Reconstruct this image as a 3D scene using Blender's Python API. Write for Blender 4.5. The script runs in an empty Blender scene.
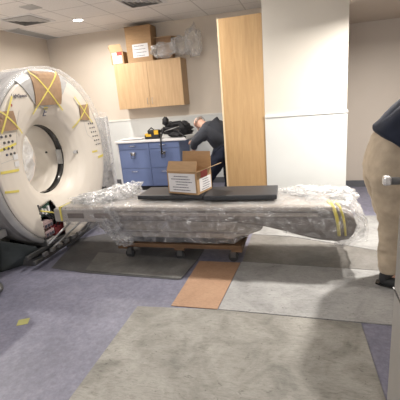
import bpy, bmesh, math, random
from mathutils import Vector, Matrix, noise
random.seed(7)
C = bpy.context.scene.collection
PI = math.pi
V = Vector

# ---------------------------------------------------------------- materials
def nt(name):
    m = bpy.data.materials.new(name); m.use_nodes = True
    t = m.node_tree; return m, t, t.nodes['Principled BSDF'], t.nodes['Material Output']

def coords(t, scale=(1, 1, 1)):
    tc = t.nodes.new('ShaderNodeTexCoord'); mp = t.nodes.new('ShaderNodeMapping')
    mp.inputs['Scale'].default_value = scale
    t.links.new(tc.outputs['Object'], mp.inputs['Vector']); return mp.outputs['Vector']

def noise_node(t, vec, scale, detail=4, rough=.5, dist=0):
    n = t.nodes.new('ShaderNodeTexNoise'); n.inputs['Scale'].default_value = scale
    n.inputs['Detail'].default_value = detail; n.inputs['Roughness'].default_value = rough
    n.inputs['Distortion'].default_value = dist
    t.links.new(vec, n.inputs['Vector']); return n.outputs['Fac']

def ramp(t, fac, stops):
    r = t.nodes.new('ShaderNodeValToRGB'); e = r.color_ramp.elements
    while len(e) < len(stops): e.new(.5)
    for k, (p, c) in enumerate(stops):
        e[k].position = p; e[k].color = (*c, 1) if len(c) == 3 else c
    t.links.new(fac, r.inputs['Fac']); return r.outputs['Color']

def mixc(t, fac, a, b, mode='MIX'):
    m = t.nodes.new('ShaderNodeMix'); m.data_type = 'RGBA'; m.blend_type = mode
    for s, v in ((0, fac), (6, a), (7, b)):
        if isinstance(v, (int, float)): m.inputs[s].default_value = v
        elif isinstance(v, tuple): m.inputs[s].default_value = (*v, 1)
        else: t.links.new(v, m.inputs[s])
    return m.outputs[2]

def bump(t, b, fac, strength, dist=.01):
    n = t.nodes.new('ShaderNodeBump'); n.inputs['Strength'].default_value = strength
    n.inputs['Distance'].default_value = dist
    t.links.new(fac, n.inputs['Height']); t.links.new(n.outputs['Normal'], b.inputs['Normal'])

def mat(name, col, rough=.5, metal=0, var=.08, scale=8, stretch=(1, 1, 1), bmp=0, spec=.5):
    m, t, b, o = nt(name)
    v = coords(t, stretch); f = noise_node(t, v, scale)
    lo = tuple(c * (1 - var) for c in col); hi = tuple(min(1, c * (1 + var)) for c in col)
    t.links.new(ramp(t, f, [(.3, lo), (.7, hi)]), b.inputs['Base Color'])
    b.inputs['Roughness'].default_value = rough; b.inputs['Metallic'].default_value = metal
    b.inputs['Specular IOR Level'].default_value = spec
    if bmp: bump(t, b, f, bmp)
    return m

def wood(name, lo, hi, stretch=(14, 14, 1.1), rough=.42):
    m, t, b, o = nt(name)
    f = noise_node(t, coords(t, stretch), 2.2, 6, .6, .6)
    t.links.new(ramp(t, f, [(.3, lo), (.7, hi)]), b.inputs['Base Color'])
    b.inputs['Roughness'].default_value = rough; return m

def emit(name, col, s):
    m, t, b, o = nt(name); b.inputs['Base Color'].default_value = (*col, 1)
    b.inputs['Emission Color'].default_value = (*col, 1); b.inputs['Emission Strength'].default_value = s
    return m

def film(name, lo=.04, hi=.35, scale=6, tint=(.90, .91, .92), dist=1.2):
    m, t, b, o = nt(name); t.nodes.remove(b)
    v = coords(t); f = noise_node(t, v, scale, 5, .6, dist)
    di = t.nodes.new('ShaderNodeBsdfDiffuse'); tl = t.nodes.new('ShaderNodeBsdfTranslucent'); gl = t.nodes.new('ShaderNodeBsdfGlossy')
    for n in (di, tl): n.inputs['Color'].default_value = (*tint, 1)
    gl.inputs['Color'].default_value = (1, 1, 1, 1); gl.inputs['Roughness'].default_value = .16
    tr = t.nodes.new('ShaderNodeBsdfTransparent')
    def mix(a, c, fac):
        n = t.nodes.new('ShaderNodeMixShader'); t.links.new(a, n.inputs[1]); t.links.new(c, n.inputs[2])
        if isinstance(fac, float): n.inputs['Fac'].default_value = fac
        else: t.links.new(fac, n.inputs['Fac'])
        return n.outputs[0]
    mr = t.nodes.new('ShaderNodeMapRange'); mr.inputs['From Min'].default_value = .42; mr.inputs['From Max'].default_value = .75
    mr.inputs['To Min'].default_value = lo; mr.inputs['To Max'].default_value = hi
    t.links.new(f, mr.inputs['Value'])
    lw = t.nodes.new('ShaderNodeLayerWeight'); lw.inputs['Blend'].default_value = .28
    bp = t.nodes.new('ShaderNodeBump'); bp.inputs['Strength'].default_value = .5; bp.inputs['Distance'].default_value = .02
    t.links.new(noise_node(t, v, scale * 2.2, 4, .6, 1), bp.inputs['Height'])
    t.links.new(bp.outputs['Normal'], gl.inputs['Normal'])
    ad = t.nodes.new('ShaderNodeMath'); ad.operation = 'MULTIPLY_ADD'; ad.inputs[1].default_value = .45; ad.use_clamp = True
    t.links.new(lw.outputs['Facing'], ad.inputs[0]); t.links.new(mr.outputs[0], ad.inputs[2])
    body = mix(mix(di.outputs[0], tl.outputs[0], .5), gl.outputs[0], .38)
    t.links.new(mix(tr.outputs[0], body, ad.outputs[0]), o.inputs['Surface']); return m

M = {}
M['wall'] = mat('wall_beige', (.66, .59, .505), .75, var=.02, scale=3)
M['wainscot'] = mat('wall_panel_white', (.66, .68, .67), .5, var=.02, scale=3)
M['rail'] = mat('rail_white', (.74, .74, .71), .4, var=.02)
M['base'] = mat('baseboard_grey', (.10, .105, .12), .5)
M['column'] = mat('column_paint', (.63, .60, .54), .7, var=.015, scale=3)
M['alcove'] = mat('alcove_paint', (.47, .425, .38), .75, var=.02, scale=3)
M['soffit'] = mat('soffit_shaded', (.42, .36, .30), .8, var=.02)  # brown of a ceiling in shade, put into the base colour
M['cream'] = mat('gantry_cream', (.67, .62, .55), .38, var=.03, scale=3)
M['gantry_grey'] = mat('gantry_grey', (.42, .415, .41), .35, var=.12, scale=7)
M['gantry_side'] = mat('gantry_side', (.26, .25, .25), .4, var=.12, scale=4)
M['black'] = mat('black_gloss', (.012, .012, .013), .2)
M['dark'] = mat('dark_rubber', (.022, .023, .026), .6)
M['pad'] = mat('pad_vinyl', (.028, .030, .036), .45, var=.15)
M['steel'] = mat('steel', (.42, .42, .42), .35, .8, var=.15)
M['darksteel'] = mat('dark_steel', (.12, .12, .12), .45, .6, var=.2)
M['cardboard'] = mat('cardboard', (.40, .255, .135), .85, var=.08, scale=10, stretch=(1, 1, 6))
M['cardlight'] = mat('cardboard_inside', (.52, .36, .21), .85, var=.06, scale=10)
M['card_dark'] = mat('cardboard_brown', (.33, .215, .13), .85, var=.12, scale=18)
M['yellow'] = mat('yellow_tape', (.70, .60, .14), .5, var=.08)
M['tape_shaded'] = mat('tape_shaded', (.36, .35, .13), .6)  # yellow tape with the shade over it mixed into the colour
M['paper'] = mat('paper', (.74, .73, .74), .7, var=.03)
M['ink'] = mat('ink', (.09, .09, .12), .7)
M['red'] = mat('red_print', (.42, .05, .04), .6)
M['maple'] = wood('maple', (.48, .31, .165), (.60, .415, .235))
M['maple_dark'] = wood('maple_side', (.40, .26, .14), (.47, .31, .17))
M['maple_panel'] = wood('maple_panel', (.44, .275, .125), (.54, .355, .175))
M['edge'] = mat('edge_band', (.74, .60, .40), .5, var=.04)
M['blue'] = mat('blue_laminate', (.145, .195, .36), .42, var=.05, scale=4)
M['blue_gap'] = mat('blue_carcass', (.05, .075, .18), .5)
M['counter'] = mat('counter_white', (.78, .77, .77), .3, var=.02)
M['chrome'] = mat('chrome', (.75, .75, .76), .2, .95, var=.03)
M['white_plastic'] = mat('white_plastic', (.72, .72, .72), .4)
M['bag_black'] = mat('bag_black', (.013, .013, .016), .65, var=.3, scale=30)
M['bag_yellow'] = mat('bag_yellow', (.75, .46, .03), .55, var=.1)
M['skin'] = mat('skin', (.60, .36, .27), .5, var=.06, scale=20)
M['hair'] = mat('hair_grey', (.25, .21, .18), .8, var=.3, scale=60)
M['hair_brown'] = mat('hair_brown', (.06, .035, .02), .8, var=.3, scale=60)
M['shirt_grey'] = mat('shirt_charcoal', (.040, .044, .056), .85, var=.2, scale=9)
M['shirt_navy'] = mat('shirt_navy', (.008, .013, .030), .8, var=.25, scale=9)
M['trousers_navy'] = mat('trousers_navy', (.010, .014, .032), .85, var=.2, scale=9)
M['khaki'] = mat('khaki', (.43, .355, .265), .85, var=.14, scale=14)
M['table_body'] = mat('table_body', (.17, .15, .14), .42, var=.3, scale=3, stretch=(.7, 1, 6))
M['table_top'] = mat('table_top', (.33, .295, .265), .5, var=.12, scale=8, stretch=(1, 3, 3))
M['table_low'] = mat('table_lower', (.25, .225, .20), .55, var=.18, scale=5, stretch=(1, 2, 4))
M['table_cream'] = mat('table_cream', (.36, .335, .315), .45, var=.08, scale=6)
M['dolly'] = wood('dolly_wood', (.085, .045, .022), (.16, .09, .045), (2, 12, 12), .7)
M['film'] = film('plastic_film', .06, .55, 11)
M['film_sheer'] = film('plastic_film_sheer', .0, .10, 9)
M['film_bright'] = film('plastic_film_bright', .12, .60, 9)
M['film_thin'] = film('plastic_film_thin', .12, .45, 9)
M['film_bore'] = film('plastic_film_bore', .7, .97, 14, (.84, .88, .92))
M['green_dark'] = mat('cart_dark', (.050, .060, .060), .35, .2, var=.35, scale=6)
M['cart_metal'] = mat('cart_grey', (.36, .345, .33), .4, .3, var=.08, scale=4)
M['dark_red'] = mat('dark_red', (.20, .025, .03), .5)
M['pcb'] = mat('circuit_green', (.03, .07, .05), .5, var=.6, scale=60)
M['pink'] = mat('label_pink', (.50, .36, .36), .6)
M['lens_off'] = mat('lens_off', (.36, .38, .39), .4)
M['brown_leather'] = mat('brown_leather', (.10, .06, .045), .5)

def ceiling_mat():
    m, t, b, o = nt('ceiling_tiles')
    v = coords(t); sp = t.nodes.new('ShaderNodeSeparateXYZ'); t.links.new(v, sp.inputs[0])
    facs = []
    for ax, off in (('X', 4.17 + 6.1), ('Y', -4.70 + 12.2)):
        a = t.nodes.new('ShaderNodeMath'); a.operation = 'ADD'; a.inputs[1].default_value = off + .0075
        t.links.new(sp.outputs[ax], a.inputs[0])
        d = t.nodes.new('ShaderNodeMath'); d.operation = 'DIVIDE'; d.inputs[1].default_value = .61; t.links.new(a.outputs[0], d.inputs[0])
        f = t.nodes.new('ShaderNodeMath'); f.operation = 'FRACT'; t.links.new(d.outputs[0], f.inputs[0])
        l = t.nodes.new('ShaderNodeMath'); l.operation = 'LESS_THAN'; l.inputs[1].default_value = .028; t.links.new(f.outputs[0], l.inputs[0])
        facs.append(l.outputs[0])
    mx = t.nodes.new('ShaderNodeMath'); mx.operation = 'MAXIMUM'; t.links.new(facs[0], mx.inputs[0]); t.links.new(facs[1], mx.inputs[1])
    n = noise_node(t, v, 45, 3)
    base = ramp(t, n, [(.3, (.76, .735, .70)), (.7, (.84, .815, .78))])
    t.links.new(mixc(t, mx.outputs[0], base, (.56, .54, .51)), b.inputs['Base Color'])
    b.inputs['Roughness'].default_value = .9; bump(t, b, n, .2, .004); return m
M['ceiling'] = ceiling_mat()

def floor_mat():
    m, t, b, o = nt('vinyl_floor'); v = coords(t)
    n1 = noise_node(t, v, 26, 6, .7); n2 = noise_node(t, v, 2.2, 4, .6, .4)
    c1 = ramp(t, n1, [(.25, (.125, .125, .17)), (.5, (.18, .18, .24)), (.8, (.26, .26, .325))])
    c2 = ramp(t, n2, [(.3, (.84, .84, .84)), (.7, (1.05, 1.05, 1.05))])
    t.links.new(mixc(t, 1.0, c1, c2, 'MULTIPLY'), b.inputs['Base Color'])
    b.inputs['Roughness'].default_value = .48; bump(t, b, n1, .15, .002); return m
M['floor'] = floor_mat()

def board(name, lo, mid, hi, stretch=(1, 1, 1), seed=0, dirt=.6):
    m, t, b, o = nt(name); v = coords(t, stretch)
    n1 = noise_node(t, v, 3.5, 8, .68, .5); n2 = noise_node(t, coords(t, (2, 9, 1)), 9 + seed, 6, .75, 1.2)
    n3 = noise_node(t, coords(t, (1, 1.6, 1)), 17, 4, .75, .6)
    c1 = ramp(t, n1, [(.28, lo), (.5, mid), (.75, hi)])
    c2 = ramp(t, n2, [(.32, (.66, .65, .63)), (.5, (.98, .98, .98)), (.72, (1.1, 1.1, 1.09))])
    c3 = ramp(t, n3, [(.31, (.22, .21, .20)), (.38, (1, 1, 1))])
    a = mixc(t, 1.0, c1, c2, 'MULTIPLY')
    t.links.new(mixc(t, dirt, a, c3, 'MULTIPLY'), b.inputs['Base Color'])
    b.inputs['Roughness'].default_value = .62; bump(t, b, n2, .2, .002); return m
M['sheet_beige'] = board('board_beige', (.13, .127, .113), (.265, .256, .23), (.39, .38, .35))
M['sheet_grey'] = board('board_grey', (.22, .22, .215), (.335, .335, .33), (.43, .43, .425), seed=3)
M['sheet_taupe'] = board('board_taupe', (.13, .125, .115), (.20, .19, .175), (.27, .26, .245), seed=4)
M['sheet_soot'] = board('board_soot', (.085, .084, .082), (.15, .148, .142), (.23, .226, .215), seed=6)
M['sheet_dark'] = board('board_dark', (.060, .060, .064), (.09, .09, .094), (.13, .13, .133), seed=5)
M['sheet_cork'] = board('board_cork', (.34, .20, .12), (.41, .25, .155), (.47, .30, .19), seed=7, dirt=.3)

# ---------------------------------------------------------------- mesh helpers
def T(M4, p): return (M4 @ V(p)) if M4 is not None else V(p)

class MB:
    def __init__(s, xf=None): s.bm = bmesh.new(); s.xf = xf
    def v(s, p): return s.bm.verts.new(T(s.xf, p))
    def face(s, vs, smooth=False):
        try: f = s.bm.faces.new(vs); f.smooth = smooth; return f
        except ValueError: return None
    def box(s, a, b, bevel=0, rot=None, center=None):
        a, b = V(a), V(b); lo = V([min(a[i], b[i]) for i in range(3)]); hi = V([max(a[i], b[i]) for i in range(3)])
        tb = bmesh.new(); r = bmesh.ops.create_cube(tb, size=1)
        for q in tb.verts: q.co = V([lo[i] + (q.co[i] + .5) * (hi[i] - lo[i]) for i in range(3)])
        if bevel: bmesh.ops.bevel(tb, geom=tb.edges[:], offset=bevel, segments=2, affect='EDGES', profile=.6)
        if rot is not None:
            c = V(center) if center is not None else (lo + hi) / 2
            for q in tb.verts: q.co = c + rot @ (q.co - c)
        s.merge(tb); return s
    def merge(s, tb, smooth=False):
        mp = {}
        for q in tb.verts: mp[q] = s.v(q.co)
        for f in tb.faces:
            nf = s.face([mp[q] for q in f.verts], f.smooth or smooth)
        tb.free()
    def tube(s, pts, r, n=10, cap=True):
        pts = [V(p) for p in pts]; rs = r if isinstance(r, (list, tuple)) else [r] * len(pts)
        up = V((0, 0, 1)); rings = []; prev = None
        for i, p in enumerate(pts):
            d = (pts[min(i + 1, len(pts) - 1)] - pts[max(i - 1, 0)]).normalized()
            if prev is None:
                a = up if abs(d.dot(up)) < .9 else V((1, 0, 0)); x = d.cross(a).normalized()
            else: x = (prev - d * prev.dot(d)).normalized()
            prev = x; y = d.cross(x)
            rings.append([s.v(p + (x * math.cos(2 * PI * k / n) + y * math.sin(2 * PI * k / n)) * rs[i]) for k in range(n)])
        for A, B in zip(rings, rings[1:]):
            for k in range(n): s.face([A[k], A[(k + 1) % n], B[(k + 1) % n], B[k]], True)
        if cap: s.face(rings[0][::-1]); s.face(rings[-1])
        return s
    def prism(s, poly, a, b, axis='Y', smooth=False):
        """poly in the plane perpendicular to axis, extruded from a to b"""
        def P(u, w, h): return (u, h, w) if axis == 'Y' else ((h, u, w) if axis == 'X' else (u, w, h))
        A = [s.v(P(u, w, a)) for u, w in poly]; B = [s.v(P(u, w, b)) for u, w in poly]
        n = len(poly)
        for k in range(n): s.face([A[k], A[(k + 1) % n], B[(k + 1) % n], B[k]], smooth)
        s.face(A[::-1]); s.face(B); return s
    def grid(s, fn, nu, nv, closev=False):
        R = [[s.v(fn(i / nu, j / nv)) for j in range(nv if closev else nv + 1)] for i in range(nu + 1)]
        m = len(R[0])
        for i in range(nu):
            for j in range(m if closev else m - 1):
                s.face([R[i][j], R[i + 1][j], R[i + 1][(j + 1) % m], R[i][(j + 1) % m]], True)
        return s
    def blob(s, c, r, sub=3, amp=0, freq=3, rot=None, squash=None, seed=0):
        tb = bmesh.new(); bmesh.ops.create_icosphere(tb, subdivisions=sub, radius=1)
        for q in tb.verts:
            d = q.co.copy(); k = 1
            if amp: k += amp * (noise.noise(d * freq + V((seed, seed * 2, 0))) + .5 * noise.noise(d * freq * 2.3 + V((0, seed, 5))))
            p = V((d.x * r[0], d.y * r[1], d.z * r[2])) * k
            if squash is not None: p.z = max(p.z, squash)
            q.co = V(c) + (rot @ p if rot is not None else p)
        s.merge(tb, True); return s
    def build(s, name, m, parent=None, bevel=0, solid=0, sub=0):
        bm = s.bm; bmesh.ops.recalc_face_normals(bm, faces=bm.faces[:])
        if parent is None:
            xs = [q.co for q in bm.verts]
            o0 = V((sum(min(a[i] for a in xs) + max(a[i] for a in xs) for i in (0,)) / 2 if False else (min(a.x for a in xs) + max(a.x for a in xs)) / 2,
                    (min(a.y for a in xs) + max(a.y for a in xs)) / 2, min(a.z for a in xs)))
        else: o0 = ROOT[parent.name]
        for q in bm.verts: q.co -= o0
        me = bpy.data.meshes.new(name); bm.to_mesh(me); bm.free()
        me.materials.append(m if not isinstance(m, str) else M[m])
        o = bpy.data.objects.new(name, me); C.objects.link(o)
        if parent is None: o.location = o0
        else: o.parent = parent
        ROOT[o.name] = o0.copy()
        if bevel:
            b = o.modifiers.new('bevel', 'BEVEL'); b.width = bevel; b.segments = 2; b.limit_method = 'ANGLE'; b.angle_limit = .7
        if solid:
            b = o.modifiers.new('solid', 'SOLIDIFY'); b.thickness = solid
        if sub:
            b = o.modifiers.new('sub', 'SUBSURF'); b.levels = sub; b.render_levels = sub
        return o
ROOT = {}
def tag(o, label, cat, group=None):
    o['label'] = label; o['category'] = cat
    if group: o['group'] = group
    return o
def thing(name, label, cat, loc, group=None):
    o = bpy.data.objects.new(name, None); C.objects.link(o); o.location = loc; ROOT[o.name] = V(loc)
    o.empty_display_size = .1
    return tag(o, label, cat, group)
def struct(name, mb, m, **k):
    o = mb.build(name, m, **k); o['kind'] = 'structure'; return o
def box(a, b, bevel=0, **k): return MB().box(a, b, bevel, **k)
def text_mesh(name, s, size, m, parent, origin, xdir, ydir, shear=0, depth=.002):
    cu = bpy.data.curves.new('t', 'FONT'); cu.body = s; cu.size = size; cu.extrude = depth; cu.shear = shear
    tmp = bpy.data.objects.new('t', cu); C.objects.link(tmp)
    dg = bpy.context.evaluated_depsgraph_get(); me = bpy.data.meshes.new_from_object(tmp.evaluated_get(dg))
    bpy.data.objects.remove(tmp); bpy.data.curves.remove(cu)
    x, y = V(xdir).normalized(), V(ydir).normalized(); z = x.cross(y); mb = MB()
    mb.bm.from_mesh(me); bpy.data.meshes.remove(me)
    for q in mb.bm.verts: q.co = V(origin) + x * q.co.x + y * q.co.y + z * q.co.z
    return mb.build(name, m, parent)

# ---------------------------------------------------------------- setting
XL, YB, ZC = -4.634, 6.44, 2.82
XR, YF = 2.7, -2.6
struct('floor', box((XL - .1, YF - .1, -.1), (XR + .1, YB + .1, 0)), 'floor')
struct('ceiling', box((XL - .1, YF - .1, ZC), (XR + .1, YB + .1, ZC + .1)), 'ceiling')
struct('wall_back', box((XL - .1, YB, 0), (.49, YB + .1, ZC)), 'wall')
struct('wall_left', box((XL - .1, YF, 0), (XL, YB, ZC)), 'wall')
struct('wall_right', box((XR, YF, 0), (XR + .1, 5.95, ZC)), 'wall')
struct('wall_front', box((XL, YF - .1, 0), (XR, YF, ZC)), 'wall')
struct('wall_column', box((-.44, 4.6, 0), (.49, YB, ZC)), 'column')
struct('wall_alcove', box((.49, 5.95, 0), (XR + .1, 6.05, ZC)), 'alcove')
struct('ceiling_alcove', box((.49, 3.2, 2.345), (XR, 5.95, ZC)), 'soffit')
struct('trim_1', box((XL, YB - .012, 0), (-.44, YB, 1.222)), 'wainscot')
struct('trim_2', box((XL, YB - .022, 1.222), (-.44, YB, 1.25)), 'rail')
struct('trim_3', box((-.44, 4.588, .0), (.497, 4.6, 1.222)), 'wainscot')
struct('trim_4', box((-.44, 4.578, 1.222), (.502, 4.6, 1.25)), 'rail')
struct('baseboard_alcove', box((.49, 5.935, 0), (XR, 5.95, .10)), 'base')
struct('baseboard_back', box((XL, YB - .03, 0), (-.44, YB - .012, .10)), 'base')
struct('baseboard_column', box((-.44, 4.576, 0), (.505, 4.588, .10)), 'base')

# floor protection sheets
def sheet(poly, m, z, label):
    o = MB().prism(poly, z, z + .005, 'Z').build('floor_board', m); return tag(o, label, 'floor board', None)
sheet([(-1.235, 2.255), (-.61, 2.292), (.36, 2.265), (.385, 1.63), (.40, .25), (-1.20, .25)], 'sheet_beige', .001, 'large scuffed beige hardboard sheet lying in the foreground')
sheet([(-.605, 2.300), (1.55, 2.245), (1.55, 3.000), (.60, 3.045), (-.56, 3.110)], 'sheet_grey', .0015, 'light grey board strip lying just beyond the big foreground sheet')
sheet([(-.552, 3.118), (.60, 3.053), (1.55, 3.010), (1.55, 3.430), (.67, 3.460), (-.14, 3.775), (-.55, 3.815)], 'sheet_taupe', .001, 'worn grey board on the floor under the right end of the table')
sheet([(-.55, 3.823), (-.13, 3.783), (.67, 3.468), (1.55, 3.440), (1.55, 4.50), (-.55, 4.50)], 'sheet_grey', .001, 'grey board on the floor between wrapped table and white column')
sheet([(-.975, 2.30), (-.613, 2.30), (-.567, 3.09), (-.965, 3.09)], 'sheet_cork', .001, 'orange-tan square board between dark board and light grey board')
sheet([(-2.12, 3.19), (-2.02, 2.77), (-1.03, 2.715), (-.99, 3.09), (-1.3, 3.14)], 'sheet_soot', .007, 'small dark grey board in front of the wooden dolly')
sheet([(-2.62, 3.55), (-2.42, 2.80), (-2.0, 2.74), (-1.05, 2.705), (-.99, 3.12), (-.99, 3.75), (-2.2, 3.85)], 'sheet_dark', .001, 'wide dark board lying beneath the dolly and table, lowest layer')
tag(box((-2.07, 1.90, .001), (-1.99, 1.98, .0025), rot=Matrix.Rotation(.5, 3, 'Z')).build('tape_piece', M['tape_shaded']), 'small square of yellow tape on the purple floor, its colour dimmed as in shade', 'tape')

# ---------------------------------------------------------------- ceiling fittings
def downlight(x, y, label, e=60, vis=6, size=.13, ZC=ZC):
    t = thing('recessed_downlight', label, 'ceiling light', (x, y, ZC), 'round recessed downlights')
    ring = MB(); n = 28
    A = [[ring.v((x + r * math.cos(2 * PI * k / n), y + r * math.sin(2 * PI * k / n), z)) for k in range(n)] for r, z in ((.07, ZC - .001), (.09, ZC - .008), (.10, ZC - .001))]
    for a, b in zip(A, A[1:]):
        for k in range(n): ring.face([a[k], a[(k + 1) % n], b[(k + 1) % n], b[k]])
    ring.build('trim_ring', 'white_plastic', t)
    l = MB(); l.face([l.v((x + .07 * math.cos(2 * PI * k / n), y + .07 * math.sin(2 * PI * k / n), ZC - .002)) for k in range(n)])
    l.build('lens', M['lamp'], t, solid=.001)
    if e:
        ld = bpy.data.lights.new('lamp', 'AREA'); ld.shape = 'DISK'; ld.size = size; ld.energy = e; ld.color = (1, .94, .87); ld.spread = PI * .93
        lo = bpy.data.objects.new('lamp', ld); C.objects.link(lo); lo.location = (x, y, ZC - .02)
M['lamp'] = emit('lamp_lens', (1, .96, .9), 14)
downlight(-3.30, 5.45, 'lit round downlight in the ceiling above the gantry corner', 44)
downlight(-1.6, 3.95, 'round downlight above the wrapped table', 52, size=.10)
downlight(-4.2, 3.2, 'added round downlight out of view behind the scanner ring', 85)  # added lamp, brightens the bore film from behind and the left side
downlight(.94, 3.78, 'round downlight in the lowered ceiling right of the white column', 112, size=.10, ZC=2.345)
downlight(-1.5, .9, 'round downlight over the foreground board', 4)
downlight(-3.1, 1.9, 'round downlight left of the camera', 4)
downlight(1.0, -.6, 'round downlight behind the camera', 4)

def troffer(x, y, sx, sy, lens, label, e=0, name='ceiling_light_panel', group=None):
    t = thing(name, label, 'ceiling light', (x, y, ZC), group)
    f = MB(); w = .025
    f.box((x - sx / 2, y - sy / 2, ZC - .006), (x + sx / 2, y - sy / 2 + w, ZC)); f.box((x - sx / 2, y + sy / 2 - w, ZC - .006), (x + sx / 2, y + sy / 2, ZC))
    f.box((x - sx / 2, y - sy / 2, ZC - .006), (x - sx / 2 + w, y + sy / 2, ZC)); f.box((x + sx / 2 - w, y - sy / 2, ZC - .006), (x + sx / 2, y + sy / 2, ZC))
    f.build('frame', 'white_plastic', t)
    box((x - sx / 2 + w, y - sy / 2 + w, ZC - .003), (x + sx / 2 - w, y + sy / 2 - w, ZC)).build('diffuser', lens, t)
    if e:
        ld = bpy.data.lights.new('lamp', 'AREA'); ld.shape = 'RECTANGLE'; ld.size = sx - .05; ld.size_y = sy - .05; ld.energy = e; ld.color = (1, .96, .92)
        lo = bpy.data.objects.new('lamp', ld); C.objects.link(lo); lo.location = (x, y, ZC - .02)
troffer(-4.47, 5.93, .30, 1.15, 'lens_off', 'unlit grey lens panel in the ceiling beside the left wall')
M['fill_pane_glow'] = emit('fill_pane_glow', (.95, .97, 1), 2)  # glow for the added fill pane behind the camera
M['fill_diffuser'] = emit('fill_diffuser', (1, .97, .94), 4)  # glow shared by the added ceiling fill panels
troffer(-.9, -1.3, 1.2, .6, 'fill_diffuser', 'added rectangular fill panel in the ceiling behind the camera', 18)  # added fill light for the whole room, never in view
wf = struct('fill_panel_1', box((-2.2, YF + .001, .9), (.6, YF + .04, 2.3)), 'rail')  # added glowing panel on the unseen front wall, fills the room with light
wp = box((-2.12, YF + .04, .97), (.52, YF + .045, 2.23)).build('fill_pane', M['fill_pane_glow'], wf)
ld = bpy.data.lights.new('rear_fill', 'AREA'); ld.shape = 'RECTANGLE'; ld.size = 2.6; ld.size_y = 1.25; ld.energy = 44; ld.color = (1, .98, .96)  # fill lamp that goes with the added pane
lo = bpy.data.objects.new('rear_fill', ld); C.objects.link(lo); lo.location = (-.8, YF + .08, 1.6); lo.rotation_euler = (PI / 2, 0, 0)
troffer(-2.2, 3.3, .6, .6, 'fill_diffuser', 'added square fill panel in the ceiling above the gantry front, out of view', 8)  # added weak fill light over the gantry, above the frame

def diffuser(cx, cy, label):
    t = thing('air_diffuser', label, 'air vent', (cx, cy, ZC), 'square ceiling air diffusers')
    box((cx - .29, cy - .29, ZC - .006), (cx + .29, cy + .29, ZC), .002).build('face_plate', 'white_plastic', t)
    box((cx - .235, cy - .235, ZC - .009), (cx + .235, cy + .235, ZC - .005)).build('throat', 'gantry_side', t)
    for r in (.225, .165, .105, .05):
        f = MB(); n = 4
        A = []
        for rr, z in ((r, ZC - .012), (r - .034, ZC - .028), (r - .036, ZC - .026), (r - .002, ZC - .010)):
            A.append([f.v((cx + rr * sx, cy + rr * sy, z)) for sx, sy in ((-1, -1), (1, -1), (1, 1), (-1, 1))])
        for i in range(4):
            a, b = A[i], A[(i + 1) % 4]
            for k in range(4): f.face([a[k], a[(k + 1) % 4], b[(k + 1) % 4], b[k]])
        f.build('louver', M['louver'], t)
M['louver'] = mat('louver_grey', (.50, .49, .47), .5)
diffuser(-3.865, 5.0, 'square louvred air diffuser above the left gantry top')
diffuser(-2.06, 4.98, 'square louvred air diffuser above the wall cupboard, cut by the photo top')
t = thing('ceiling_speaker', 'small grey square grille in a ceiling tile beside the diffuser', 'grille', (-3.36, 4.47, ZC))
box((-3.46, 4.37, ZC - .008), (-3.26, 4.57, ZC), .003).build('plate', M['louver'], t)
for k in range(5): box((-3.44, 4.39 + k * .036, ZC - .012), (-3.28, 4.405 + k * .036, ZC - .008)).build('slat', 'gantry_grey', t)

# ---------------------------------------------------------------- upper cupboard
x0, x1, y0, z0, z1 = -3.144, -1.93, 6.11, 1.437, 2.195
t = thing('wall_cupboard', 'two-door maple wall cupboard hung above the blue drawer unit', 'cupboard', ((x0 + x1) / 2, YB - .01, z0))
box((x0, y0 + .02, z0), (x1, YB - .001, z1)).build('body', 'maple_dark', t)
xm = (x0 + x1) / 2
for a, b, hx in ((x0, xm - .002, xm - .045), (xm + .002, x1, xm + .045)):
    d = box((a, y0, z0), (b, y0 + .019, z1), .002).build('door', 'maple', t)
    MB().tube([(hx, y0, z0 + .06), (hx, y0 - .03, z0 + .065), (hx, y0 - .03, z0 + .155), (hx, y0, z0 + .16)], .0045, 8).build('handle', 'steel', d)

# ---------------------------------------------------------------- base unit
bx0, bx1, by = -3.13, -2.0, 5.84
t = thing('drawer_unit', 'blue laminate drawer unit under the white counter', 'cabinet', ((bx0 + bx1) / 2, by + .3, 0))
box((bx0, by + .02, .09), (bx1, YB - .03, .87)).build('body', 'blue', t)
box((bx0 + .02, by + .07, 0), (bx1 - .02, YB - .04, .09)).build('plinth', 'dark', t)
box((bx0 - .035, by + .005, 0), (bx0 - .002, YB - .04, .87)).build('filler_panel', 'white_plastic', t)
xm = -2.55
for cx0, cx1 in ((bx0 + .004, xm - .004), (xm + .004, bx1 - .004)):
    for j, (a, b) in enumerate(((.755, .862), (.42, .747), (.10, .412))):
        d = box((cx0, by, a), (cx1, by + .02, b), .003).build('drawer', 'blue', t)
        hx = (cx0 + cx1) / 2 - .02; hz = b - .045 if j else (a + b) / 2 + .01
        MB().tube([(hx - .055, by, hz), (hx - .055, by - .03, hz - .004), (hx + .055, by - .03, hz - .004), (hx + .055, by, hz)], .006, 8).build('pull', 'chrome', d)
        if j == 1:
            box((hx - .04, by - .012, hz - .055), (hx + .04, by, hz - .012), .003).build('label_holder', 'chrome', d)
            MB().tube([(hx - .035, by - .02, hz), (hx - .035, by - .03, hz - .10), (hx + .035, by - .03, hz - .10), (hx + .035, by - .02, hz)], .005, 6).build('latch_loop', 'dark', d)
tag(box((bx0 - .05, by - .03, .87), (-1.86, YB - .013, .91), .008).build('countertop', 'counter'), 'white countertop on the blue drawer unit', 'counter')
# folded white cloth / papers on the counter
mb = MB(); mb.grid(lambda u, v: (-3.10 + .42 * u, 5.86 + .22 * v, .915 + .012 * (1 + noise.noise(V((u * 5, v * 4, 1))))), 14, 8)
tag(mb.build('paper_sheet', 'paper', solid=.004), 'crumpled white paper on the left end of the counter', 'paper')

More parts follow.
